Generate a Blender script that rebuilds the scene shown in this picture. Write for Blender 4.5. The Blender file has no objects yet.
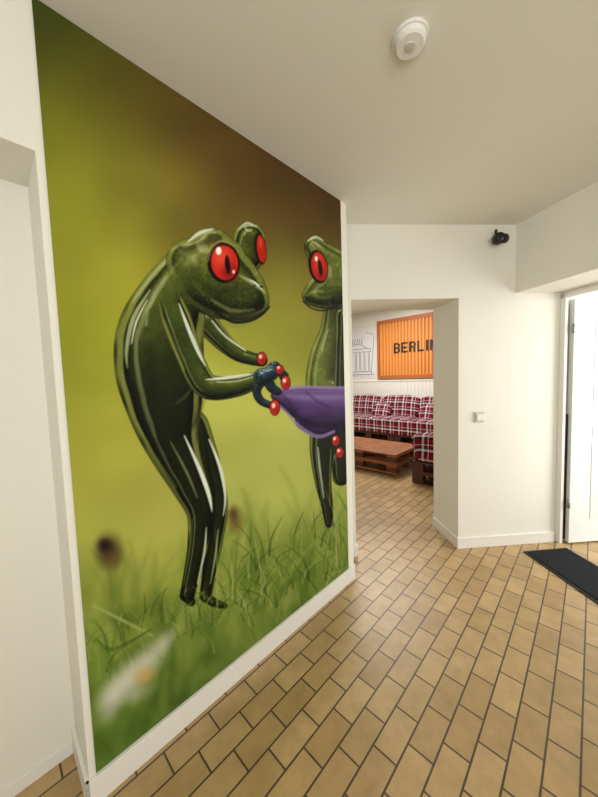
import bpy, bmesh, math, random
import numpy as np
from mathutils import Vector, Matrix
random.seed(3); rng=np.random.RandomState(5)
scene=bpy.context.scene
scene.view_settings.view_transform='Standard'
scene.view_settings.look='None'
scene.view_settings.exposure=0.0

# ------------------------------------------------------------ materials
def lin(c):
    return tuple(((v/255)/12.92 if v/255<=0.04045 else ((v/255+0.055)/1.055)**2.4) for v in c)
def mat(name,rgb,rough=0.5,metal=0.0,bump=0.0,bscale=40,var=0.0,vscale=3,spec=0.5,emit=0):
    m=bpy.data.materials.new(name); m.use_nodes=True
    nt=m.node_tree; b=nt.nodes['Principled BSDF']
    c=lin(rgb)+(1,)
    b.inputs['Base Color'].default_value=c
    b.inputs['Roughness'].default_value=rough
    b.inputs['Metallic'].default_value=metal
    b.inputs['Specular IOR Level'].default_value=spec
    tc=nt.nodes.new('ShaderNodeTexCoord')
    if var>0:
        n=nt.nodes.new('ShaderNodeTexNoise'); n.inputs['Scale'].default_value=vscale; n.inputs['Detail'].default_value=4
        nt.links.new(tc.outputs['Object'],n.inputs['Vector'])
        r=nt.nodes.new('ShaderNodeValToRGB')
        r.color_ramp.elements[0].color=tuple(x*(1-var) for x in c[:3])+(1,)
        r.color_ramp.elements[1].color=tuple(min(1,x*(1+var)) for x in c[:3])+(1,)
        r.color_ramp.elements[0].position=.3; r.color_ramp.elements[1].position=.7
        nt.links.new(n.outputs['Fac'],r.inputs['Fac']); nt.links.new(r.outputs['Color'],b.inputs['Base Color'])
    if bump>0:
        n=nt.nodes.new('ShaderNodeTexNoise'); n.inputs['Scale'].default_value=bscale; n.inputs['Detail'].default_value=3
        nt.links.new(tc.outputs['Object'],n.inputs['Vector'])
        bp=nt.nodes.new('ShaderNodeBump'); bp.inputs['Strength'].default_value=bump; bp.inputs['Distance'].default_value=.01
        nt.links.new(n.outputs['Fac'],bp.inputs['Height']); nt.links.new(bp.outputs['Normal'],b.inputs['Normal'])
    return m
M={}
M['wall']=mat('plaster_white',(231,229,217),.75,bump=.08,bscale=22,var=.03,vscale=1.2)
M['ceil']=mat('ceiling_paint',(226,223,211),.9)
M['trim']=mat('trim_white',(232,230,222),.4)
M['white']=mat('plastic_white',(232,231,226),.35)
M['switch']=mat('switch_plastic',(196,193,184),.35)
M['door']=mat('door_paint',(235,235,231),.35)
M['black']=mat('plastic_black',(14,14,16),.3)
M['glass']=mat('lens_glass',(5,5,10),.05)
M['mat']=mat('mat_rubber',(38,40,44),.9,bump=.8,bscale=300,spec=.15)
M['matedge']=mat('mat_edge',(18,18,20),.6)
M['wood']=mat('pallet_wood',(140,82,38),.5,bump=.3,bscale=25,var=.3,vscale=6)
M['darkwood']=mat('pallet_dark',(78,38,20),.6,var=.3,vscale=8)
M['metal']=mat('steel',(150,150,150),.3,1.0)
M['paper']=mat('picture_paper',(222,222,220),.6)
M['ink']=mat('ink',(84,84,88),.6)
M['blackpaint']=mat('stencil_paint',(22,18,16),.6)
M['orange']=mat('container_orange',(222,146,68),.55,var=.06,vscale=2)
M['orange_d']=mat('container_orange_frame',(176,100,46),.5)

def plaid():
    m=bpy.data.materials.new('plaid_fabric'); m.use_nodes=True
    nt=m.node_tree; b=nt.nodes['Principled BSDF']; b.inputs['Roughness'].default_value=.95
    b.inputs['Specular IOR Level'].default_value=.1
    tc=nt.nodes.new('ShaderNodeTexCoord'); sp=nt.nodes.new('ShaderNodeSeparateXYZ')
    nt.links.new(tc.outputs['Object'],sp.inputs[0])
    def ramp(src):
        mu=nt.nodes.new('ShaderNodeMath'); mu.operation='MULTIPLY'; mu.inputs[1].default_value=1/.19
        fr=nt.nodes.new('ShaderNodeMath'); fr.operation='FRACT'
        nt.links.new(src,mu.inputs[0]); nt.links.new(mu.outputs[0],fr.inputs[0])
        r=nt.nodes.new('ShaderNodeValToRGB'); cr=r.color_ramp; cr.interpolation='CONSTANT'
        cols=[(0,(128,18,34)),(.26,(22,20,36)),(.44,(226,214,216)),(.60,(22,20,36)),(.72,(128,18,34)),(.84,(226,214,216)),(.90,(90,12,28))]
        cr.elements[0].position=0; cr.elements[0].color=lin(cols[0][1])+(1,)
        cr.elements[1].position=cols[1][0]; cr.elements[1].color=lin(cols[1][1])+(1,)
        for p,c in cols[2:]:
            e=cr.elements.new(p); e.color=lin(c)+(1,)
        nt.links.new(fr.outputs[0],r.inputs['Fac']); return r.outputs['Color']
    ad=nt.nodes.new('ShaderNodeMath'); ad.operation='ADD'
    nt.links.new(sp.outputs['Y'],ad.inputs[0]); nt.links.new(sp.outputs['Z'],ad.inputs[1])
    a=ramp(sp.outputs['X']); c=ramp(ad.outputs[0])
    mx=nt.nodes.new('ShaderNodeMixRGB'); mx.inputs[0].default_value=.5
    nt.links.new(a,mx.inputs[1]); nt.links.new(c,mx.inputs[2]); nt.links.new(mx.outputs[0],b.inputs['Base Color'])
    return m
M['plaid']=plaid()

def tiles():
    m=bpy.data.materials.new('floor_tiles'); m.use_nodes=True
    nt=m.node_tree; b=nt.nodes['Principled BSDF']
    tc=nt.nodes.new('ShaderNodeTexCoord'); mp=nt.nodes.new('ShaderNodeMapping')
    mp.inputs['Rotation'].default_value=(0,0,math.radians(-45.8))
    nt.links.new(tc.outputs['Object'],mp.inputs['Vector'])
    br=nt.nodes.new('ShaderNodeTexBrick')
    br.inputs['Scale'].default_value=1; br.inputs['Brick Width'].default_value=.186
    br.inputs['Row Height'].default_value=.095; br.inputs['Mortar Size'].default_value=.0038
    br.inputs['Mortar Smooth'].default_value=.25
    br.inputs['Color1'].default_value=lin((194,164,116))+(1,)
    br.inputs['Color2'].default_value=lin((174,144,96))+(1,)
    br.inputs['Mortar'].default_value=lin((80,64,48))+(1,)
    nt.links.new(mp.outputs[0],br.inputs['Vector'])
    n=nt.nodes.new('ShaderNodeTexNoise'); n.inputs['Scale'].default_value=7; n.inputs['Detail'].default_value=9; n.inputs['Roughness'].default_value=.7
    nt.links.new(tc.outputs['Object'],n.inputs['Vector'])
    r=nt.nodes.new('ShaderNodeValToRGB'); r.color_ramp.elements[0].color=(.72,.70,.66,1); r.color_ramp.elements[1].color=(1,1,1,1)
    r.color_ramp.elements[0].position=.28; r.color_ramp.elements[1].position=.62
    nt.links.new(n.outputs['Fac'],r.inputs['Fac'])
    mx=nt.nodes.new('ShaderNodeMixRGB'); mx.blend_type='MULTIPLY'; mx.inputs[0].default_value=1
    nt.links.new(br.outputs['Color'],mx.inputs[1]); nt.links.new(r.outputs['Color'],mx.inputs[2])
    nt.links.new(mx.outputs[0],b.inputs['Base Color'])
    b.inputs['Roughness'].default_value=.36
    iv=nt.nodes.new('ShaderNodeMath'); iv.operation='SUBTRACT'; iv.inputs[0].default_value=1
    nt.links.new(br.outputs['Fac'],iv.inputs[1])
    bp=nt.nodes.new('ShaderNodeBump'); bp.inputs['Strength'].default_value=.6; bp.inputs['Distance'].default_value=.003
    nt.links.new(iv.outputs[0],bp.inputs['Height']); nt.links.new(bp.outputs['Normal'],b.inputs['Normal'])
    return m
M['tiles']=tiles()

# ------------------------------------------------------------ mesh builder
class MB:
    def __init__(s): s.v=[];s.f=[];s.mi=[];s.mats=[];s.sm=[]
    def mid(s,m):
        if m not in s.mats: s.mats.append(m)
        return s.mats.index(m)
    def add(s,vs,fs,m,smooth=False):
        o=len(s.v); s.v+= [tuple(v) for v in vs]; k=s.mid(m)
        for f in fs: s.f.append([i+o for i in f]); s.mi.append(k); s.sm.append(smooth)
    def prism(s,poly,z0,z1,m):
        a=sum(poly[i][0]*poly[(i+1)%len(poly)][1]-poly[(i+1)%len(poly)][0]*poly[i][1] for i in range(len(poly)))
        if a<0: poly=poly[::-1]
        n=len(poly)
        vs=[(p[0],p[1],z0) for p in poly]+[(p[0],p[1],z1) for p in poly]
        fs=[list(range(n))[::-1],list(range(n,2*n))]+[[i,(i+1)%n,n+(i+1)%n,n+i] for i in range(n)]
        s.add(vs,fs,m)
    def box(s,x0,x1,y0,y1,z0,z1,m):
        s.prism([(x0,y0),(x1,y0),(x1,y1),(x0,y1)],z0,z1,m)
    def pillow(s,c,size,m,e=3.5,rot=None,sag=.0,n=12):
        bm=bmesh.new(); bmesh.ops.create_cube(bm,size=2)
        bmesh.ops.subdivide_edges(bm,edges=bm.edges[:],cuts=n,use_grid_fill=True)
        vs=[]
        ph=random.random()*9
        for v in bm.verts:
            p=v.co; k=(abs(p.x)**e+abs(p.y)**e+abs(p.z)**e)**(1/e)
            q=Vector((p.x/k,p.y/k,p.z/k))
            w=1+sag*(math.sin(q.x*7+ph)+math.sin(q.y*6+q.z*5+ph*2))
            q=Vector((q.x*size[0]/2,q.y*size[1]/2*w,q.z*size[2]/2*w))
            if rot is not None: q=rot@q
            vs.append((q.x+c[0],q.y+c[1],q.z+c[2]))
        bm.verts.index_update()
        fs=[[v.index for v in f.verts] for f in bm.faces]; bm.free()
        s.add(vs,fs,m,True)
    def lathe(s,prof,c,m,axis='Z',n=40,R=None,smooth=True):
        vs=[];fs=[]
        for r,z in prof:
            for i in range(n):
                a=2*math.pi*i/n; q=Vector((r*math.cos(a),r*math.sin(a),z))
                if R is not None: q=R@q
                vs.append((q.x+c[0],q.y+c[1],q.z+c[2]))
        k=len(prof)
        for j in range(k-1):
            for i in range(n):
                fs.append([j*n+i,j*n+(i+1)%n,(j+1)*n+(i+1)%n,(j+1)*n+i])
        fs.append([i for i in range(n)][::-1]); fs.append([(k-1)*n+i for i in range(n)])
        s.add(vs,fs,m,smooth)
    def build(s,name,loc=(0,0,0),rz=0,parent=None,bevel=0,rot=None):
        me=bpy.data.meshes.new(name); me.from_pydata(s.v,[],s.f)
        for m in s.mats: me.materials.append(m)
        me.polygons.foreach_set('material_index',s.mi); me.polygons.foreach_set('use_smooth',s.sm)
        me.update()
        bm=bmesh.new(); bm.from_mesh(me); bmesh.ops.recalc_face_normals(bm,faces=bm.faces[:]); bm.to_mesh(me); bm.free()
        o=bpy.data.objects.new(name,me); scene.collection.objects.link(o)
        o.location=loc; o.rotation_euler=(0,0,rz)
        if rot is not None: o.rotation_euler=rot
        if parent: o.parent=parent
        if bevel:
            b=o.modifiers.new('bevel','BEVEL'); b.width=bevel; b.segments=2; b.limit_method='ANGLE'
        return o
def empty(name,loc=(0,0,0),rz=0):
    e=bpy.data.objects.new(name,None); scene.collection.objects.link(e); e.location=loc; e.rotation_euler=(0,0,rz); e.empty_display_size=.1
    return e

# ------------------------------------------------------------ layout frames
A=np.array([0.345,2.035]); D=np.array([.697,.717]); N=np.array([-.717,.697])
def LW(t,k): p=A+D*t+N*k; return (float(p[0]),float(p[1]))
C=np.array([1.238,2.346]); Bd=np.array([.9976,.069]); Bn=np.array([-.069,.9976])
def BW(s,k): p=C+Bd*s+Bn*k; return (float(p[0]),float(p[1]))
E=np.array([2.07,2.404]); Rd=np.array([.24,-.971]); Rn=np.array([.971,.24])
def RW(s,k): p=E+Rd*s+Rn*k; return (float(p[0]),float(p[1]))
P0=np.array([2.2,7.3]); ex=np.array([.717,-.697]); ey=np.array([.697,.717]); LA=math.atan2(-.697,.717)
def LG(x,y): p=P0+ex*x+ey*y; return (float(p[0]),float(p[1]))
def rect(F,s0,s1,k0,k1): return [F(s0,k0),F(s1,k0),F(s1,k1),F(s0,k1)]
CH=2.51; LH=3.0

b=MB(); b.prism([(-4,-3.2),(5,-3.2),(5,9.6),(-4,9.6)],-.1,0,M['tiles']); b.build('floor')

WE=-1.553   # left end of the mural wall
b=MB()
b.prism(rect(LW,WE,0,0,.24),0,CH,M['wall'])
b.prism(rect(LW,-3.7,0,.23,.40),0,CH,M['wall'])
b.prism(rect(LW,-3.7,-2.75,0,.235),0,CH,M['wall'])
b.prism(rect(LW,-2.76,WE+.0,0,.235),2.08,CH,M['wall'])
b.build('wall_left')
b=MB()
b.prism(rect(LW,WE-.012,.0,-.014,0.0),0,.098,M['trim'])
b.prism(rect(LW,WE-.012,WE,-.014,.23),0,.098,M['trim'])
b.prism(rect(LW,-2.75,WE-.012,.222,.23),0,.05,M['trim'])
b.build('baseboard_left',bevel=.002)

OPL=-.83; TH=.38
b=MB()
b.prism(rect(BW,-2.6,OPL,0,TH),0,LH,M['wall'])
b.prism(rect(BW,OPL,0,0,TH),1.97,LH,M['wall'])
b.prism(rect(BW,0,2.6,0,TH),0,LH,M['wall'])
b.build('wall_back')
b=MB()
b.prism(rect(BW,-1.14,OPL+.012,-.013,0),0,.085,M['trim'])
b.prism(rect(BW,OPL,OPL+.012,0,TH),0,.085,M['trim'])
b.prism(rect(BW,-.012,.81,-.013,0),0,.085,M['trim'])
b.prism(rect(BW,-.012,0,0,TH),0,.085,M['trim'])
b.build('baseboard_back',bevel=.002)

# right wall with exit doorway, and dropped beam above it
b=MB()
b.prism(rect(RW,.98,4.9,0,.12),0,CH,M['wall'])
b.prism(rect(RW,-.02,.98,0,.02),1.985,CH,M['wall'])
b.build('wall_right')
b=MB()
b.prism([(1.688,2.385),(2.08,2.41),(3.22,-2.25),(2.83,-2.25)],2.0,CH,M['wall'])
b.build('ceiling_beam')
d1=empty('door_1')
b=MB()
b.prism(rect(RW,0,.04,-.012,.018),0,1.985,M['trim'])
b.prism(rect(RW,.935,.98,-.012,.05),0,1.985,M['trim'])
b.prism(rect(RW,0,.98,-.012,.018),1.95,1.985,M['trim'])
b.build('frame',parent=d1,bevel=.003)
b=MB()
b.prism(rect(BW,.86,.886,-.03,-.012),.03,1.05,M['black'])
b.build('dark_gap_strip',parent=d1)  # black strip stands in for the dark gap between frame and leaf
b=MB()
b.prism(rect(BW,.886,1.76,-.06,-.02),.012,1.94,M['door'])
b.prism(rect(BW,1.06,1.66,-.064,-.06),1.1,1.80,M['trim'])
b.prism(rect(BW,1.06,1.66,-.064,-.06),.2,.95,M['trim'])
b.build('leaf',parent=d1,bevel=.003)
b=MB()
for z in (.3,1.68): b.lathe([(.008,0),(.008,.07)],(*BW(.880,-.060),z),M['metal'],n=12)
b.build('hinges',parent=d1)
b=MB()
b.prism(rect(BW,1.68,1.72,-.075,-.06),.95,1.15,M['metal'])
b.prism(rect(BW,1.58,1.71,-.11,-.095),1.07,1.09,M['metal'])
b.prism(rect(BW,1.695,1.71,-.11,-.07),1.07,1.09,M['metal'])
b.build('handle',parent=d1,bevel=.003)

# rear wall; its large window is added, unseen, to hold a fill lamp
RL=np.array([-2.26,-.62]); RR=np.array([3.25,-2.25]); L=float(np.linalg.norm(RR-RL)); Qd=(RR-RL)/L; Qn=np.array([Qd[1],-Qd[0]])
def QW(s,k): p=RL+Qd*s+Qn*k; return (float(p[0]),float(p[1]))
w0,w1=1.6,4.2
b=MB()
b.prism(rect(QW,-.2,w0,0,.2),0,CH+.1,M['wall']); b.prism(rect(QW,w1,L+.2,0,.2),0,CH+.1,M['wall'])
b.prism(rect(QW,w0,w1,0,.2),0,.8,M['wall']); b.prism(rect(QW,w0,w1,0,.2),2.3,CH+.1,M['wall'])
b.build('wall_rear')
b=MB()
for s0,s1 in ((w0,w0+.06),((w0+w1)/2-.03,(w0+w1)/2+.03),(w1-.06,w1)): b.prism(rect(QW,s0,s1,.08,.14),.8,2.3,M['trim'])
b.prism(rect(QW,w0,w1,.08,.14),.8,.86,M['trim']); b.prism(rect(QW,w0,w1,.08,.14),2.24,2.3,M['trim'])
b.build('added_window_1',bevel=.004)

b=MB()
b.prism([LW(-3.9,.45),LW(0,.45),BW(-1.2,.0),BW(2.2,0),(3.4,-2.4),QW(-.3,.2)],CH,CH+.1,M['ceil'])
b.build('ceiling')

# lounge shell
b=MB(); b.prism(rect(LG,-2.6,3.1,0,.15),0,LH,M['wall']); b.build('wall_lounge_far')
b=MB(); b.prism(rect(LG,2.95,3.1,-3.62,0),0,LH,M['wall']); b.build('wall_lounge_right')
b=MB(); b.prism(rect(LG,-2.6,-2.45,-6.8,0),0,LH,M['wall']); b.build('wall_lounge_left')
b=MB(); b.prism([LG(-2.7,.2),LG(3.2,.2),LG(3.2,-3.6),BW(.8,.1),BW(-2.7,.1),LG(-2.7,-6.9)],LH,LH+.1,M['ceil']); b.build('ceiling_lounge')
b=MB()
x=-2.44
while x<2.94:
    b.box(x,x+.078,-.018,0,0,1.26,M['trim']); x+=.085
b.box(-2.44,2.94,-.03,0,1.26,1.30,M['trim'])
b.box(-2.44,2.94,-.008,0,0,1.26,M['wall'])
b.build('trim_wainscot',loc=(P0[0],P0[1],0),rz=LA,bevel=.003)

# ------------------------------------------------------------ lounge pictures
cp=empty('container_wall_picture',(P0[0],P0[1],0),LA)
b=MB()
b.box(-.30,1.75,-.02,0,1.32,2.72,M['orange'])
x=-.22
while x<1.66:
    b.prism([(x,-.02),(x+.012,-.044),(x+.05,-.044),(x+.062,-.02)],1.40,2.64,M['orange'])
    b.box(x+.064,x+.076,-.0215,-.02,1.40,2.64,M['orange_d']); x+=.078
b.box(-.30,1.75,-.055,-.02,2.64,2.72,M['orange_d']); b.box(-.30,1.75,-.055,-.02,1.32,1.38,M['orange_d'])
b.box(-.30,-.24,-.055,-.02,1.38,2.64,M['orange_d']); b.box(1.69,1.75,-.055,-.02,1.38,2.64,M['orange_d'])
b.build('panel',parent=cp)
# stencil lettering built stroke by stroke
b=MB()
LET={'B':[(0,0,.17,1),(.17,.84,.42,1),(.17,.42,.42,.58),(.17,0,.42,.16),(.40,.54,.57,.90),(.40,.10,.57,.46)],
'E':[(0,0,.17,1),(.17,.84,.55,1),(.17,.42,.48,.58),(.17,0,.55,.16)],
'R':[(0,0,.17,1),(.17,.84,.42,1),(.17,.42,.42,.58),(.40,.54,.57,.90),(.36,0,.54,.42)],
'L':[(0,0,.17,1),(.17,0,.54,.16)],'I':[(.04,0,.22,1)],
'N':[(0,0,.16,1),(.42,0,.58,1),(.16,.62,.26,.92),(.22,.38,.36,.68),(.32,.1,.42,.42)]}
cx=.13
for ch in 'BERLIN':
    for (a0,z0,a1,z1) in LET[ch]:
        b.box(cx+a0*.27,cx+a1*.27,-.0475,-.0445,1.915+z0*.235,1.915+z1*.235,M['blackpaint'])
    cx+= .095 if ch=='I' else .186
b.build('lettering',parent=cp)
sp_=empty('sketch_wall_picture',(P0[0],P0[1],0),LA)
b=MB(); b.box(-1.9,-.36,-.012,0,1.34,2.66,M['paper']); b.build('sheet',parent=sp_)
b=MB()
def ln(x0,z0,x1,z1,w=.010):
    dx,dz=x1-x0,z1-z0; l=math.hypot(dx,dz); nx,nz=-dz/l*w/2,dx/l*w/2
    vs=[(x0+nx,-.0145,z0+nz),(x1+nx,-.0145,z1+nz),(x1-nx,-.0145,z1-nz),(x0-nx,-.0145,z0-nz)]
    b.add(vs+[(v[0],-.0125,v[2]) for v in vs],[[0,1,2,3],[7,6,5,4],[0,4,5,1],[1,5,6,2],[2,6,7,3],[3,7,4,0]],M['ink'])
for i in range(7):
    x=-1.35+i*.13
    ln(x,1.55,x,2.0); ln(x+.035,1.55,x+.035,2.0)
ln(-1.4,1.52,-.5,1.52,.014); ln(-1.4,2.02,-.5,2.02); ln(-1.4,2.1,-.5,2.1); ln(-1.4,2.02,-1.4,2.1); ln(-.5,2.02,-.5,2.1)
ln(-1.25,2.1,-1.0,2.22); ln(-1.0,2.22,-.8,2.22); ln(-.8,2.22,-.6,2.1)
for i in range(5): ln(-1.05+i*.07,2.22,-1.02+i*.07,2.36,.012)
ln(-.5,1.45,-.4,2.4); ln(-.62,2.5,-.4,2.42); ln(-1.8,1.45,-.4,1.45)
for i in range(8): ln(-.98+i*.07,1.46,-1.1+i*.09,1.38,.008)
b.build('drawing',parent=sp_)

# ------------------------------------------------------------ sofa, bench, table
def pallet(b,x0,x1,y0,y1,z0,along='x',mt='wood',h=.144):
    m=M[mt]
    b.box(x0,x1,y0,y0+.1,z0,z0+.022,m); b.box(x0,x1,y1-.1,y1,z0,z0+.022,m); b.box(x0,x1,(y0+y1)/2-.05,(y0+y1)/2+.05,z0,z0+.022,m)
    for yy in (y0,(y0+y1)/2-.05,y1-.1):
        for xx in (x0,(x0+x1)/2-.07,x1-.14): b.box(xx,xx+.14,yy,yy+.1,z0+.022,z0+h-.044,M['darkwood'])
    for xx in (x0,(x0+x1)/2-.07,x1-.14): b.box(xx,xx+.14,y0,y1,z0+h-.044,z0+h-.022,m)
    n=7; w=(y1-y0)/n
    for i in range(n): b.box(x0,x1,y0+i*w+.006,y0+(i+1)*w-.006,z0+h-.022,z0+h,m)
sf=empty('plaid_pallet_sofa',(P0[0],P0[1],0),LA)
b=MB()
for xx in (-1.9,-.68,.54): pallet(b,xx,xx+1.2,-.88,-.08,.0,mt='darkwood'); pallet(b,xx,xx+1.2,-.88,-.08,.145,mt='darkwood')
b.build('pallet_base',parent=sf)
b=MB()
for i in range(4): b.pillow((-1.42+i*.9,-.50,.385),(.92,.84,.22),M['plaid'],e=5,sag=.015)
b.build('seat_cushions',parent=sf)
b=MB()
R=Matrix.Rotation(math.radians(-12),3,'X')
for i in range(4): b.pillow((-1.42+i*.9,-.22,.68),(.93,.24,.52),M['plaid'],e=4,rot=R,sag=.03)
for i in range(3): b.pillow((-1.1+i*1.1,-.42,.60),(.46,.16,.36),M['plaid'],e=3,rot=Matrix.Rotation(math.radians(-25),3,'X')@Matrix.Rotation(.3*((i%2)-.5),3,'Y'),sag=.03)
b.build('back_cushions',parent=sf)
b=MB()
b.pillow((.0,-.915,.33),(3.6,.03,.30),M['plaid'],e=8,sag=.01)
b.build('hanging_blanket',parent=sf)

be=empty('plaid_pallet_bench',(P0[0],P0[1],0),LA)
b=MB()
bx=1.82
pallet(b,bx+.03,bx+.93,-3.0,-1.8,0,mt='darkwood'); pallet(b,bx+.03,bx+.93,-3.0,-1.8,.145,mt='darkwood')
b.build('pallet_base',parent=be)
b=MB()
b.pillow((bx+.47,-2.4,.40),(.96,1.26,.24),M['plaid'],e=6,sag=.012)
b.pillow((bx+.45,-2.88,.54),(.90,.28,.24),M['plaid'],e=4,sag=.015)
b.pillow((bx+.84,-2.3,.66),(.24,1.0,.5),M['plaid'],e=4,sag=.02)
b.build('cushions',parent=be)

tb=empty('pallet_coffee_table',(P0[0],P0[1],0),LA)
b=MB()
pallet(b,.42,1.60,-2.95,-2.15,.035,h=.138); pallet(b,.42,1.60,-2.95,-2.15,.175,h=.138)
b.build('pallets',parent=tb,bevel=.002)
b=MB()
for xx in (.50,1.52):
    for yy in (-2.87,-2.23):
        b.lathe([(.018,-.012),(.018,.012)],(xx,yy,.018),M['black'],R=Matrix.Rotation(math.pi/2,3,'X'),n=16); b.box(xx-.02,xx+.02,yy-.02,yy+.02,.022,.036,M['metal'])
b.build('casters',parent=tb)

# ------------------------------------------------------------ small hallway things
b=MB()
b.lathe([(.056,0),(.056,-.010)],(.404,1.074,CH),M['white'],smooth=False)
b.lathe([(.050,-.010),(.048,-.024),(.042,-.029)],(.404,1.074,CH),M['white'],smooth=False)
b.lathe([(.018,-.029),(.016,-.033),(.004,-.034)],(.404,1.074,CH),M['switch'],smooth=False)
b.build('smoke_detector')
sc=empty('security_camera')
p=BW((1.510-1.238)/.9976,0)
b=MB()
Rw=Matrix.Rotation(math.radians(90),3,'X')
b.lathe([(.034,0),(.034,.012),(.026,.018),(.012,.02),(.012,.05)],(p[0]-.02,p[1],2.42),M['white'],R=Rw,n=24)
b.build('mount',parent=sc)
b=MB()
b.pillow((p[0]-.01,p[1]-.075,2.375),(.085,.085,.085),M['black'],e=2.2,n=8)
b.lathe([(.030,0),(.032,.03),(.026,.036),(.001,.037)],(p[0],p[1]-.10,2.36),M['black'],R=Matrix.Rotation(math.radians(105),3,'X'),n=24)
b.lathe([(.012,0),(.012,.004),(.001,.005)],(p[0],p[1]-.137,2.35),M['glass'],R=Matrix.Rotation(math.radians(105),3,'X'),n=16)
b.lathe([(.010,0),(.010,.05)],(p[0]-.02,p[1]-.06,2.395),M['black'],n=12)
b.build('body',parent=sc)
b=MB()
s0=(1.405-1.238)
b.prism(rect(BW,s0-.04,s0+.04,-.010,0),1.013,1.093,M['switch'])
b.prism(rect(BW,s0-.027,s0+.027,-.018,-.010),1.026,1.080,M['white'])
b.build('light_switch',bevel=.003)
b=MB()
u=Vector((.07,-.997,0)); w=Vector((.995,.08,0)); o_=Vector((1.70,2.262,0))
def mp_(a,c): q=o_+u*a+w*c; return (q.x,q.y)
b.prism([mp_(0,0),mp_(.80,0),mp_(.80,.36),mp_(0,.36)],.0,.008,M['matedge'])
b.prism([mp_(.02,.02),mp_(.78,.02),mp_(.78,.34),mp_(.02,.34)],.008,.014,M['mat'])
b.build('door_mat')

# ------------------------------------------------------------ frog mural (flat wall print), painted numerically in image pixel coordinates
S=2; X0,Y0,X1,Y1=15,-20,362,800
W=(X1-X0)*S; H=(Y1-Y0)*S
gx=(np.arange(W)+.5)/S+X0; gy=(np.arange(H)+.5)/S+Y0
PX,PY=np.meshgrid(gx,gy)
def vnoise(x,y,sx,sy,seed):
    r=np.random.RandomState(seed); G=r.rand(256,256)
    u=x/sx+1000; v=y/sy+1000; iu=np.floor(u).astype(int); iv=np.floor(v).astype(int); fu=u-iu; fv=v-iv
    fu=fu*fu*(3-2*fu); fv=fv*fv*(3-2*fv)
    g=lambda a,c:G[a%256,c%256]
    return (g(iv,iu)*(1-fu)+g(iv,iu+1)*fu)*(1-fv)+(g(iv+1,iu)*(1-fu)+g(iv+1,iu+1)*fu)*fv
cps=[(40,10,(60,68,20)),(90,60,(80,78,24)),(150,90,(90,76,28)),(210,130,(88,66,30)),(270,165,(78,52,26)),(335,205,(68,42,22)),
(60,120,(110,112,30)),(110,170,(136,132,42)),(170,190,(122,112,42)),(240,200,(104,88,38)),(300,225,(96,80,36)),
(60,220,(134,138,38)),(100,260,(156,152,48)),(280,290,(138,134,48)),(70,330,(146,150,42)),(290,340,(156,160,58)),
(75,430,(152,154,50)),(110,470,(172,168,66)),(240,440,(178,182,80)),(280,460,(184,188,98)),(335,300,(110,98,38)),
(90,520,(158,160,70)),(150,540,(182,178,84)),(240,500,(178,184,92)),(320,480,(156,162,74)),(85,600,(122,138,52)),(150,600,(146,156,64)),
(240,570,(132,146,60)),(330,560,(100,122,48)),(100,680,(98,124,48)),(200,640,(112,132,54)),(280,600,(92,114,44)),(120,750,(88,112,42)),(200,690,(76,102,36))]
num=np.zeros((H,W,3)); den=np.zeros((H,W))
for (cx,cy,c) in cps:
    wt=np.exp(-((PX-cx)**2+(PY-cy)**2)/(2*36.**2))+1e-6*np.exp(-((PX-cx)**2+(PY-cy)**2)/(2*120.**2)); num+=wt[...,None]*np.array(c,float); den+=wt
CV=num/den[...,None]
bn=vnoise(PX,PY,60,45,1)*.7+vnoise(PX,PY,28,24,2)*.3
CV*= (1+ (bn-.5)*.16)[...,None]
def win(x0,y0,x1,y1):
    a=max(0,int((x0-X0)*S)); c=min(W,int((x1-X0)*S)+1); d=max(0,int((y0-Y0)*S)); e=min(H,int((y1-Y0)*S)+1)
    if c<=a or e<=d: return None
    return slice(d,e),slice(a,c)
def over(sl,al,col):
    CV[sl]=CV[sl]*(1-al[...,None])+np.asarray(col,float)*al[...,None]
def blob(cx,cy,rx,ry,col,soft=.5,ang=0,op=1):
    R=max(rx,ry)*(1+soft)+2; s=win(cx-R,cy-R,cx+R,cy+R)
    if s is None: return
    x=PX[s]-cx;y=PY[s]-cy;ca,sa=math.cos(ang),math.sin(ang)
    u=(x*ca+y*sa)/rx; v=(-x*sa+y*ca)/ry; r=np.sqrt(u*u+v*v)
    t=np.clip((1+soft-r)/(2*soft),0,1) if soft>.02 else np.clip((1-r)*min(rx,ry)*1.2+.5,0,1)
    over(s,(t*t*(3-2*t))*op,col)
def stroke(pts,col,soft=.8,op=1):
    if len(pts)>2:
        P=[pts[0]]+list(pts)+[pts[-1]]; q=[]
        for i in range(1,len(P)-2):
            for k in range(4):
                t=k/4; a,b_,c,d=[np.array(P[i+j],float) for j in (-1,0,1,2)]
                q.append(.5*((2*b_)+(-a+c)*t+(2*a-5*b_+4*c-d)*t*t+(-a+3*b_-3*c+d)*t**3))
        q.append(np.array(pts[-1],float)); pts=q
    rm=max(p[2] for p in pts)+soft+1
    s=win(min(p[0] for p in pts)-rm,min(p[1] for p in pts)-rm,max(p[0] for p in pts)+rm,max(p[1] for p in pts)+rm)
    if s is None: return
    x=PX[s];y=PY[s]; f=np.full(x.shape,-99.)
    for a,c in zip(pts[:-1],pts[1:]):
        dx,dy=c[0]-a[0],c[1]-a[1]; l=dx*dx+dy*dy+1e-9
        t=np.clip(((x-a[0])*dx+(y-a[1])*dy)/l,0,1)
        f=np.maximum(f,a[2]+(c[2]-a[2])*t-np.hypot(x-a[0]-dx*t,y-a[1]-dy*t))
    t=np.clip((f+soft/2)/soft,0,1)
    over(s,t*t*(3-2*t)*op,col)
def blade(x,y,h,lean,w,col,soft,op=1):
    pts=[]
    for i in range(4):
        t=i/3; pts.append((x+lean*t*t,y-h*t,w*(1-t)**.7+.15))
    stroke(pts,col,soft,op)
def ground(x): return 650-.35*(x-80)
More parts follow.
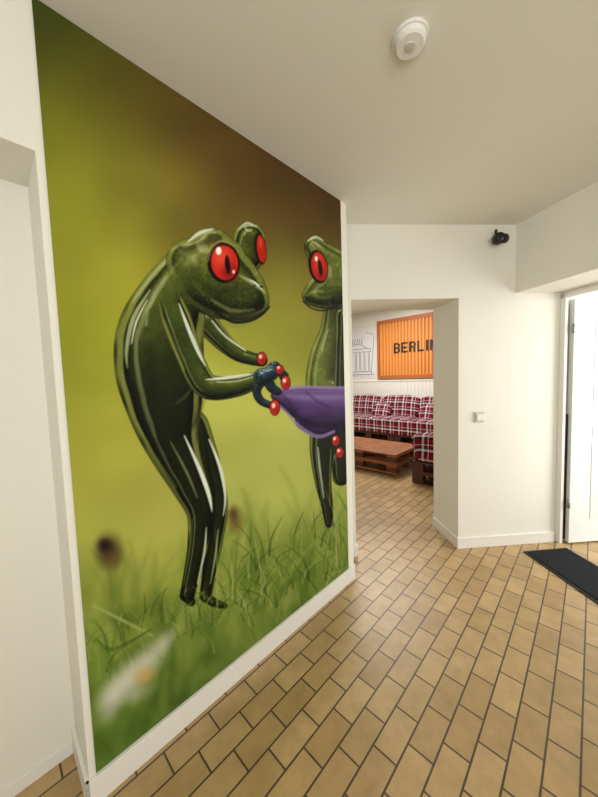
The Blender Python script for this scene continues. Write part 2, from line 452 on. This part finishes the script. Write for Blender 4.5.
for i in range(120):
    x=random.uniform(85,350); y=ground(x)-random.uniform(-50,50)
    blade(x,y,random.uniform(25,65),random.uniform(-25,25),random.uniform(2,6),random.choice([(144,154,68),(112,130,50),(164,168,90),(90,112,40)]),10,.35)
for i in range(70):
    x=random.uniform(85,350); y=random.uniform(ground(x)-20,ground(x)+110)
    blob(x,y,random.uniform(10,25),random.uniform(4,12),random.choice([(70,94,28),(128,142,60),(92,114,40),(58,80,24)]),1,random.uniform(-1,.3),.4)
blob(108,552,11,14,(56,42,28),.9,0,.9); blob(104,546,6,6,(34,26,22),.9); blob(112,560,8,8,(100,76,42),1,0,.5)
stroke([(108,566,2),(112,610,2),(116,650,2)],(100,108,44),6,.5)
blob(235,522,7,10,(96,72,36),.9,0,.7); blob(233,514,4,6,(60,34,22),.9,0,.6)
def grass(n,x0,x1,dy0,dy1,h0,h1,w0,w1,soft,op=.7):
    L_=[(random.uniform(x0,x1),random.uniform(dy0,dy1)) for _ in range(n)]
    L_.sort(key=lambda p:p[1])
    for x,dy in L_:
        blade(x,ground(x)+dy,random.uniform(h0,h1),random.uniform(-26,26),random.uniform(w0,w1),
          random.choice([(140,154,68),(104,126,46),(76,100,34),(58,82,24),(160,170,94),(112,134,54),(46,66,20),(90,116,38)]),soft,op)
grass(170,80,352,-15,50,10,34,.5,1.2,2.0,.55)
grass(100,225,352,-40,20,14,42,.5,1.0,1.7,.6)

def cat(pts,K=10):
    if len(pts)<3: return [np.array(p,float) for p in pts]
    q=[];P=[pts[0]]+list(pts)+[pts[-1]]
    for i in range(1,len(P)-2):
        for k in range(K):
            t=k/K; a,b_,c,d=[np.array(P[i+j],float) for j in (-1,0,1,2)]
            q.append(.5*((2*b_)+(-a+c)*t+(2*a-5*b_+4*c-d)*t*t+(-a+3*b_-3*c+d)*t**3))
    q.append(np.array(pts[-1],float)); return q
def tubeF(pts):
    rm=max(p[2] for p in pts)+3
    s=win(min(p[0] for p in pts)-rm,min(p[1] for p in pts)-rm,max(p[0] for p in pts)+rm,max(p[1] for p in pts)+rm)
    x=PX[s];y=PY[s]; f=np.full(x.shape,-99.); z=np.zeros(x.shape)
    q=cat(pts)
    for a,c in zip(q[:-1],q[1:]):
        dx,dy=c[0]-a[0],c[1]-a[1]; l=dx*dx+dy*dy+1e-9
        t=np.clip(((x-a[0])*dx+(y-a[1])*dy)/l,0,1); r=a[2]+(c[2]-a[2])*t
        d=np.hypot(x-a[0]-dx*t,y-a[1]-dy*t)
        f=np.maximum(f,r-d); z=np.maximum(z,np.sqrt(np.maximum(r*r-d*d,0)))
    return s,f,z
def blur(a,n):
    for _ in range(n):
        p=np.pad(a,1,mode='edge'); a=(p[:-2,1:-1]+2*p[1:-1,1:-1]+p[2:,1:-1])/4
        p=np.pad(a,1,mode='edge'); a=(p[1:-1,:-2]+2*p[1:-1,1:-1]+p[1:-1,2:])/4
    return a
mott=vnoise(PX,PY,5,5,11)*.3+vnoise(PX,PY,2,2,12)*.3+vnoise(PX,PY,13,12,13)*.4
wob=vnoise(PX,PY,18,22,21)-.5
wob2=vnoise(PX,PY,11,13,22)-.5
def ss(e0,e1,x):
    t=np.clip((x-e0)/(e1-e0),0,1); return t*t*(3-2*t)
def layer(tubes,dark,mid,light,gloss=1.0,k=3.0,edge=.9,mot=.3,nb=16,grad=None,hi=1.0,fades=(),spk=0):
    x0=min(min(p[0]-p[2] for p in t) for t in tubes)-8; x1=max(max(p[0]+p[2] for p in t) for t in tubes)+8
    y0=min(min(p[1]-p[2] for p in t) for t in tubes)-8; y1=max(max(p[1]+p[2] for p in t) for t in tubes)+8
    Es=np.zeros((H,W)); F=np.full((H,W),-99.)
    for t in tubes:
        s,f,z=tubeF(t); Es[s]+=np.exp(z/k)-1; F[s]=np.maximum(F[s],f)
    s=win(x0,y0,x1,y1); F=F[s]; Hh=blur(k*np.log(1+Es[s]),nb)+wob2[s]*.4
    X=PX[s];Y=PY[s]
    g_y,g_x=np.gradient(Hh); g_x*=S; g_y*=S
    nz=1/np.sqrt(1+g_x**2+g_y**2); nx=-g_x*nz; ny=-g_y*nz
    dif=np.clip(nx*-.12+ny*-.60+nz*.52,0,1)
    dark,mid,light=[np.array(c,float) for c in (dark,mid,light)]
    m=(mott[s]-.5)*mot
    v=np.clip(dif*.98+m,0,1)[...,None]
    col=np.where(v<.5,dark+(mid-dark)*v*2,mid+(light-mid)*(v-.5)*2)
    if spk>0:
        sp=np.clip((vnoise(X,Y,1.6,1.4,31)-.70)*5,0,1)[...,None]; col=col*(1-sp*spk)+np.array([150,156,84.])*sp*spk
        sp=np.clip((vnoise(X,Y,2.2,1.8,32)-.72)*5,0,1)[...,None]; col=col*(1-sp*spk)+np.array([14,20,6.])*sp*spk
    if grad is not None: col=col*grad(X,Y)[...,None]
    # glazed-ceramic reflection of a bright meadow: crisp-edged bands following the form
    wx=nx+wob[s]*.07; wy=ny+wob2[s]*.05; rr=np.hypot(wx,wy); th=np.arctan2(wy,wx)
    side=(.35+.65*np.clip(np.abs(np.cos(th)),0,1))
    b1=ss(.80,.84,rr)*(1-ss(.93,.985,rr))*side          # bright meadow rim
    b0=ss(.60,.74,rr)*(1-ss(.78,.83,rr))                 # dark ground band
    b2=ss(.44,.48,rr)*(1-ss(.53,.60,rr))*ss(.1,.5,-np.cos(th)) *(1-ss(.2,.7,wy)) # inner streak, left side
    col=col*(1-(b0*.50*gloss)[...,None])
    bc=np.array([178,182,84.])*(1-.35*np.clip(ny,0,1))[...,None]
    col=col+(bc-col)*np.clip(b1*gloss*.62,0,.85)[...,None]
    col=col+(np.array([196,204,150.])-col)*np.clip(b2*gloss*.42*min(1,hi+.3),0,.8)[...,None]
    rx=2*nz*nx+wob[s]*.10; ry=2*nz*ny
    def box(cx,cy,wx_,wy_,so):
        return np.clip((wx_-np.abs(rx-cx))/so+.5,0,1)*np.clip((wy_-np.abs(ry-cy))/so+.5,0,1)
    hl=box(-.12,-.88,.34,.07,.08)*1.0+box(.34,-.60,.06,.12,.06)*.5+box(-.60,-.55,.07,.18,.08)*.6
    hl=(hl*gloss*hi)[...,None]
    col=col+(np.array([232,238,224.])-col)*np.clip(hl,0,1)*.85
    ed=np.clip(F/1.6,0,1)[...,None]
    col=col*(1-edge*.5*(1-ed))
    al=np.clip(F*1.1+.5,0,1)
    for (qx,qy,r0,r1) in fades:
        t=np.clip((np.hypot(X-qx,Y-qy)-r0)/(r1-r0),0,1); al=al*t*t*(3-2*t)
    over(s,al,np.clip(col,0,255))
HI=(228,236,222)
GR=dict(dark=(12,17,4),mid=(54,64,18),light=(142,150,62))
DK=dict(dark=(6,9,3),mid=(26,34,10),light=(88,102,40))
# --- second frog (right edge)
layer([[(326,428,16),(322,452,12),(323,480,8.5),(327,505,6),(329,524,4)],[(342,425,16),(341,450,11),(341,478,8)]],**DK,gloss=.9)
stroke([(318,448,.8),(320,470,1.2),(324,498,.6)],HI,1.3,.6); stroke([(331,450,.5),(330,480,.9),(330,505,.4)],(140,150,66),1.4,.6)
layer([[(336,306,12),(333,330,12),(327,358,17),(325,385,19),(336,396,22)]],dark=(18,26,8),mid=(82,92,34),light=(170,174,84),gloss=.7,mot=.2,spk=.2,grad=lambda x,y:np.clip(1.25-(x-312)/42,.35,1.25))
layer([[(348,318,12),(346,350,10),(346,388,12)]],**DK,gloss=.8)
layer([[(315,247,10),(324,258,15),(336,268,18)],[(338,286,24),(323,292,17),(312,296,9.5)]],dark=(20,28,8),mid=(72,84,30),light=(152,158,76),gloss=.7,k=4,hi=.7,nb=24,spk=.25)
stroke([(304,302,.7),(313,309,.8),(325,311,.8),(338,306,.7)],(20,24,8),.8,.8)
stroke([(307,296,1),(314,292,1.5),(324,292,1)],(186,190,120),3,.45); stroke([(309,241,.6),(316,237,1.1),(324,241,.6)],HI,1.2,.75)
blob(319,267,9.6,17,(16,12,8),0.02,-.18); blob(320,267,7.8,14.5,(190,34,22),0.02,-.18); blob(319,262,4,8,(230,80,58),.9,-.15,.6); blob(322,275,4,6,(120,10,8),.9,0,.6)
blob(321,268,2.0,8,(20,6,6),0.02,-.12); blob(317,259,1.5,2.6,(255,240,232),.3)
# --- purple shorts leg of the second frog: raised and gripped by the first frog
layer([[(276,396,5),(288,400,10.5),(304,405,16.5),(322,408,19.5),(352,408,21)],[(306,420,11),(320,427,11),(336,424,10)]],dark=(26,14,42),mid=(72,48,98),light=(132,104,162),gloss=.10,k=7,mot=.04,nb=34,hi=0)
stroke([(273,391,1.6),(288,388.5,1.8),(306,387.5,1.6),(326,388,1.5),(346,388,1.5)],(146,122,174),1.6,.8)
stroke([(275,401,1),(287,413,1.4),(300,427,1.8),(318,437,2),(334,432,1.6)],(146,126,172),1.8,.75)
stroke([(286,396,1),(302,398,2.4),(326,398,2.4),(344,398,1.5)],(150,124,180),6,.45)
for pth in ([(282,394,.8),(292,406,1.3),(300,420,1)],[(306,392,.6),(318,402,1.2),(330,408,.8)],[(310,418,.6),(326,416,1.4),(342,420,1)]): stroke(pth,(36,20,56),4,.45)
# --- main frog
layer([[(206,322,12),(222,341,9.5),(238,354,7.5),(252,359,6.5),(262,361,6)]],**GR)
stroke([(212,321,.7),(226,337,1.2),(246,351,.8)],HI,1.3,.75)
layer([[(188,430,22),(202,460,17),(213,488,12.5),(217,512,10.5),(213,546,8.5),(208,576,6.5),(205,594,6)],[(204,597,5),(214,603,4.5),(224,606,3)]],**DK,gloss=.9)
stroke([(209,440,.8),(220,468,1.8),(225,496,1.2),(223,516,.5)],HI,1.4,.85); stroke([(218,530,.5),(215,556,1.1),(210,584,.5)],(176,190,136),1.3,.7)
layer([[(250,239,16.5),(247,256,18)]],**GR,hi=.7)
stroke([(240,228,.6),(248,223,1.2),(257,227,.6)],HI,1.2,.7)
blob(261,249,6,16,(22,12,8),.02,-.12); blob(262,249,4.4,14,(186,30,18),.02,-.12); blob(261,243,2,5,(234,86,62),.7,-.1,.6)
# torso, hip and near leg are one continuous body
layer([[(190,268,26),(173,298,35),(160,335,44),(159,368,45),(163,400,39),(167,428,31),(176,456,24),(189,485,18.5),(200,513,14),(198,544,11),(192,572,8.5),(187,594,7.5)],[(186,596,7),(190,602,5)]],
  dark=(8,12,3),mid=(42,52,14),light=(118,126,48),gloss=.95,nb=40,k=4,hi=.7,mot=.2,spk=.12,grad=lambda x,y:np.clip(1.25-(y-250)/320-.0016*np.clip(x-170,0,60),.55,1.28))
stroke([(184,436,.6),(196,462,1.8),(207,490,2.2),(212,512,.7)],HI,1.5,.92); stroke([(170,442,.5),(186,472,1.4),(197,498,.6)],(150,168,104),2,.6)
stroke([(206,528,.5),(204,552,1.3),(197,584,.6)],(206,218,180),1.3,.85)
stroke([(192,520,.5),(189,550,1.2),(183,585,.6)],(104,124,54),2.2,.65)
stroke([(204,436,1),(209,470,1.2),(214,500,1.4),(210,540,1.6),(202,590,1)],(4,7,2),2,.8)
stroke([(150,290,.6),(133,318,2.2),(126,350,1.8),(127,368,.5)],(206,214,160),2.2,.70); stroke([(147,300,.4),(136,322,1.0),(131,344,.5)],(246,248,238),1.2,.8)
stroke([(158,286,.5),(146,312,1.6),(140,340,.6)],(116,128,58),4,.5)
stroke([(121,372,1),(128,404,2.0),(142,436,.8)],(140,150,66),3,.5); stroke([(136,424,.6),(154,456,1.4),(176,488,.6)],(124,138,60),2.5,.55)
stroke([(202,402,1),(194,424,2),(178,436,1)],(5,8,3),8,.5)
stroke([(150,350,3),(148,376,6),(154,404,3)],(14,20,6),16,.4)
stroke([(176,404,.8),(186,396,1.2),(194,384,.6)],(120,132,60),3,.4)
layer([[(190,262,24),(212,276,38),(236,291,30),(254,301,16)],[(212,250,22),(226,260,21)]],dark=(18,24,7),mid=(74,86,28),light=(150,154,70),k=6,gloss=.75,mot=.25,nb=36,hi=.5,spk=.3,fades=((182,280,4,26),))
stroke([(188,242,.6),(200,233,2.0),(213,229,.8)],HI,1.6,.85); stroke([(240,276,.8),(253,283,2.2),(265,293,.8)],(206,210,150),3,.6); stroke([(250,280,.4),(257,284,1.1),(263,290,.4)],(246,248,238),1,.75)
stroke([(214,310,1),(232,322,1.4),(250,321,1.5),(262,315,1.3),(270,307,.8)],(10,14,5),1.4,.9)
stroke([(222,324,1.4),(240,327,1.5),(256,322,1)],(132,140,70),2.2,.55); stroke([(212,300,1),(232,311,2.2),(254,310,1)],(176,180,104),4,.5)
stroke([(204,286,1),(216,292,3),(232,290,1)],(30,38,12),8,.45)
stroke([(196,320,2),(186,326,4),(178,318,2)],(7,10,3),10,.55)
blob(262,287,1.6,1.1,(16,16,6),.3); blob(255,286,1.2,.9,(16,16,6),.3)
blob(224,263,16.5,20.5,(12,10,7),.02,-.12); blob(225,263,13.4,17.3,(200,38,24),.02,-.12)
blob(221,256,8,10,(236,88,64),.9,-.12,.7); blob(230,273,7,8,(128,12,10),.9,0,.7)
blob(228,265,2.6,9.5,(16,5,5),.02,-.1); blob(219,251,2.8,4.0,(255,246,242),.25); blob(234,272,1.3,2,(255,200,180),.4)
stroke([(208,262,.6),(212,248,.9),(222,241,1),(234,246,.6)],(150,158,92),1.2,.7)
layer([[(168,296,12),(177,322,15),(187,350,13.5),(200,379,13),(212,388,12.5),(236,387,10.5),(256,381,8.5),(266,379,7)]],dark=(10,15,4),mid=(54,66,20),light=(142,152,62),gloss=1.0,nb=12,hi=.6,mot=.2,spk=.15,fades=((164,290,8,26),))
stroke([(179,304,.5),(188,328,1.9),(198,352,1.7),(205,366,.5)],HI,1.4,.88); stroke([(206,380,.5),(224,378.5,1.5),(250,374.5,.7)],HI,1.3,.85)
stroke([(165,322,.7),(173,344,1.6),(184,370,.8)],(146,156,70),2.6,.55); stroke([(205,399,.8),(226,397,1.4),(250,389,.7)],(6,10,4),2.2,.75)
HB=dict(dark=(6,14,22),mid=(18,38,50),light=(58,96,114))
layer([[(262,377,8.5),(272,374,7)],[(262,379,5.5),(257,391,4.5),(261,401,4),(271,406,3.5)],[(268,377,5),(278,372,4.5),(285,376,4)],[(268,380,5.5),(272,388,5),(278,392,4)],[(268,372,4.5),(276,366,4),(284,380,3)]],**HB,gloss=.4,nb=4,hi=1.6)
for (cx,cy,rx,ry) in ((275,408,4.6,7.5),(286,383,4.3,6.5),(262,359,4.3,6),(280,370,3.6,4.2),(336,441,3.5,5),(340,453,3.5,5)):
    blob(cx,cy,rx+.8,ry+.8,(60,8,6),.02); blob(cx,cy,rx,ry,(190,40,32),.02); blob(cx+1,cy+2,rx*.6,ry*.5,(130,16,14),.8,0,.7); blob(cx-1.2,cy-2,rx*.4,ry*.35,(255,200,180),.4)
grass(60,165,345,-8,30,8,30,.5,1.1,1.7)
for i in range(10):
    x=random.uniform(215,345); blade(x,ground(x)+8,random.uniform(55,95),random.uniform(-25,30),random.uniform(.6,1.1),random.choice([(156,168,96),(120,140,62),(82,106,38)]),1.5,.6)
stroke([(92,606,1),(120,620,1.8),(152,636,1)],(158,170,92),2,.75); stroke([(96,640,1),(112,650,1.8),(150,630,1)],(66,90,34),2,.7)
for i in range(60):
    x=random.uniform(85,340); y=ground(x)+random.uniform(45,150)
    blade(x,y,random.uniform(30,70),random.uniform(-40,40),random.uniform(2,5),random.choice([(104,128,50),(76,102,34),(58,82,26),(126,142,66)]),11,.4)
# out-of-focus daisy
for (cx,cy,rx,ry,an,c,op) in ((110,698,15,9,-.9,(206,204,192),.8),(124,682,20,11,-.8,(222,218,208),.75),(146,662,22,10,-.8,(216,212,202),.75),(164,642,13,6,-.95,(204,202,184),.6),(136,694,16,7,-.5,(200,198,180),.5),(108,714,10,6,-.9,(180,180,166),.5)):
    blob(cx,cy,rx,ry,c,1.0,an,op)
blob(144,676,10,7,(196,164,84),1,-.6,.7)
CV=np.clip(CV,0,255)

# map canvas painted in image pixels (4 corners) to the print area and sample it
tL,tR,zB,zT=-1.533,-.066,.10,CH-.002
src=[(-1.5385,zB),(tR,zB),(tR,zT),(-1.5385,zT)]; dst=[(93,775),(348.5,568),(341.5,201),(27.5,-9)]  # dst: mural corners in image pixel coordinates
Am=[];bv=[]
for (u_,v_),(x_,y_) in zip(src,dst):
    Am.append([u_,v_,1,0,0,0,-x_*u_,-x_*v_]); bv.append(x_); Am.append([0,0,0,u_,v_,1,-y_*u_,-y_*v_]); bv.append(y_)
hm=np.linalg.solve(np.array(Am),np.array(bv))
NX,NY=540,860
tt,zz=np.meshgrid(np.linspace(tL,tR,NX),np.linspace(zB,zT,NY))
dn_=hm[6]*tt+hm[7]*zz+1; ax=(hm[0]*tt+hm[1]*zz+hm[2])/dn_; ay=(hm[3]*tt+hm[4]*zz+hm[5])/dn_
fx=np.clip((ax-X0)*S-.5,0,W-2.001); fy=np.clip((ay-Y0)*S-.5,0,H-2.001)
ix=fx.astype(int);iy=fy.astype(int);fx-=ix;fy-=iy; fx=fx[...,None];fy=fy[...,None]
col=(CV[iy,ix]*(1-fx)+CV[iy,ix+1]*fx)*(1-fy)+(CV[iy+1,ix]*(1-fx)+CV[iy+1,ix+1]*fx)*fy
c=col/255; c=np.where(c<=.04045,c/12.92,((c+.055)/1.055)**2.4)
rgba=np.ones((NX*NY,4),np.float32); rgba[:,:3]=c.reshape(-1,3)
OFF=-.003
pos=np.zeros((NX*NY,3),np.float32)
pos[:,0]=(A[0]+D[0]*tt+N[0]*OFF).ravel(); pos[:,1]=(A[1]+D[1]*tt+N[1]*OFF).ravel(); pos[:,2]=zz.ravel()
idx=np.arange(NX*NY).reshape(NY,NX)
q=np.stack([idx[:-1,:-1],idx[:-1,1:],idx[1:,1:],idx[1:,:-1]],-1).reshape(-1,4)
me=bpy.data.meshes.new('frog_mural'); me.vertices.add(NX*NY); me.vertices.foreach_set('co',pos.ravel())
me.loops.add(q.size); me.loops.foreach_set('vertex_index',q.ravel().astype(np.int32))
me.polygons.add(len(q)); me.polygons.foreach_set('loop_start',np.arange(0,q.size,4,dtype=np.int32))
try: me.polygons.foreach_set('loop_total',np.full(len(q),4,np.int32))
except Exception: pass
me.update(calc_edges=True); me.validate()
at=me.color_attributes.new('print','FLOAT_COLOR','POINT'); at.data.foreach_set('color',rgba.ravel())
mm=bpy.data.materials.new('mural_print'); mm.use_nodes=True; nt=mm.node_tree; bs=nt.nodes['Principled BSDF']
an=nt.nodes.new('ShaderNodeAttribute'); an.attribute_name='print'
nt.links.new(an.outputs['Color'],bs.inputs['Base Color']); bs.inputs['Roughness'].default_value=.6; bs.inputs['Specular IOR Level'].default_value=.12
me.materials.append(mm)
fo=bpy.data.objects.new('frog_mural',me); scene.collection.objects.link(fo)

# ------------------------------------------------------------ lights
def area(name,loc,target,sx,sy,power,colr):
    l=bpy.data.lights.new(name,'AREA'); l.shape='RECTANGLE'; l.size=sx; l.size_y=sy; l.energy=power; l.color=colr
    o=bpy.data.objects.new(name,l); scene.collection.objects.link(o); o.location=loc
    o.rotation_euler=(Vector(target)-Vector(loc)).to_track_quat('-Z','Y').to_euler(); return o
wc=QW((w0+w1)/2,.05); wt=QW((w0+w1)/2,-2)
area('rear_fill_light',(wc[0],wc[1],1.55),(wt[0],wt[1],1.55),2.5,1.4,50,(1,.985,.945))  # fill lamp added behind the camera, in the made-up window opening
area('exit_door_daylight',(3.4,1.6,1.3),(1.0,1.9,1.0),1.0,1.7,46,(1,.99,.96))
lp=LG(.6,-1.8); area('lounge_fill_light',(lp[0],lp[1],2.95),(lp[0],lp[1],0),1.6,1.6,105,(1,.98,.94))  # added fill for the bright lounge, no ceiling fixture there
wd=bpy.data.worlds.new('sky'); scene.world=wd; wd.use_nodes=True
bg=wd.node_tree.nodes['Background']; bg.inputs[0].default_value=(.85,.9,1,1); bg.inputs[1].default_value=.8

# ------------------------------------------------------------ camera
cam=bpy.data.cameras.new('camera'); co=bpy.data.objects.new('camera',cam); scene.collection.objects.link(co)
cam.sensor_fit='HORIZONTAL'; cam.sensor_width=36; cam.lens=303/598*36; cam.clip_start=.02
Rm=Matrix.Rotation(math.radians(90-3.78),4,'X')@Matrix.Rotation(math.radians(-1.86),4,'Z')
co.matrix_world=Matrix.Translation((0,0,1.4))@Rm
scene.camera=co
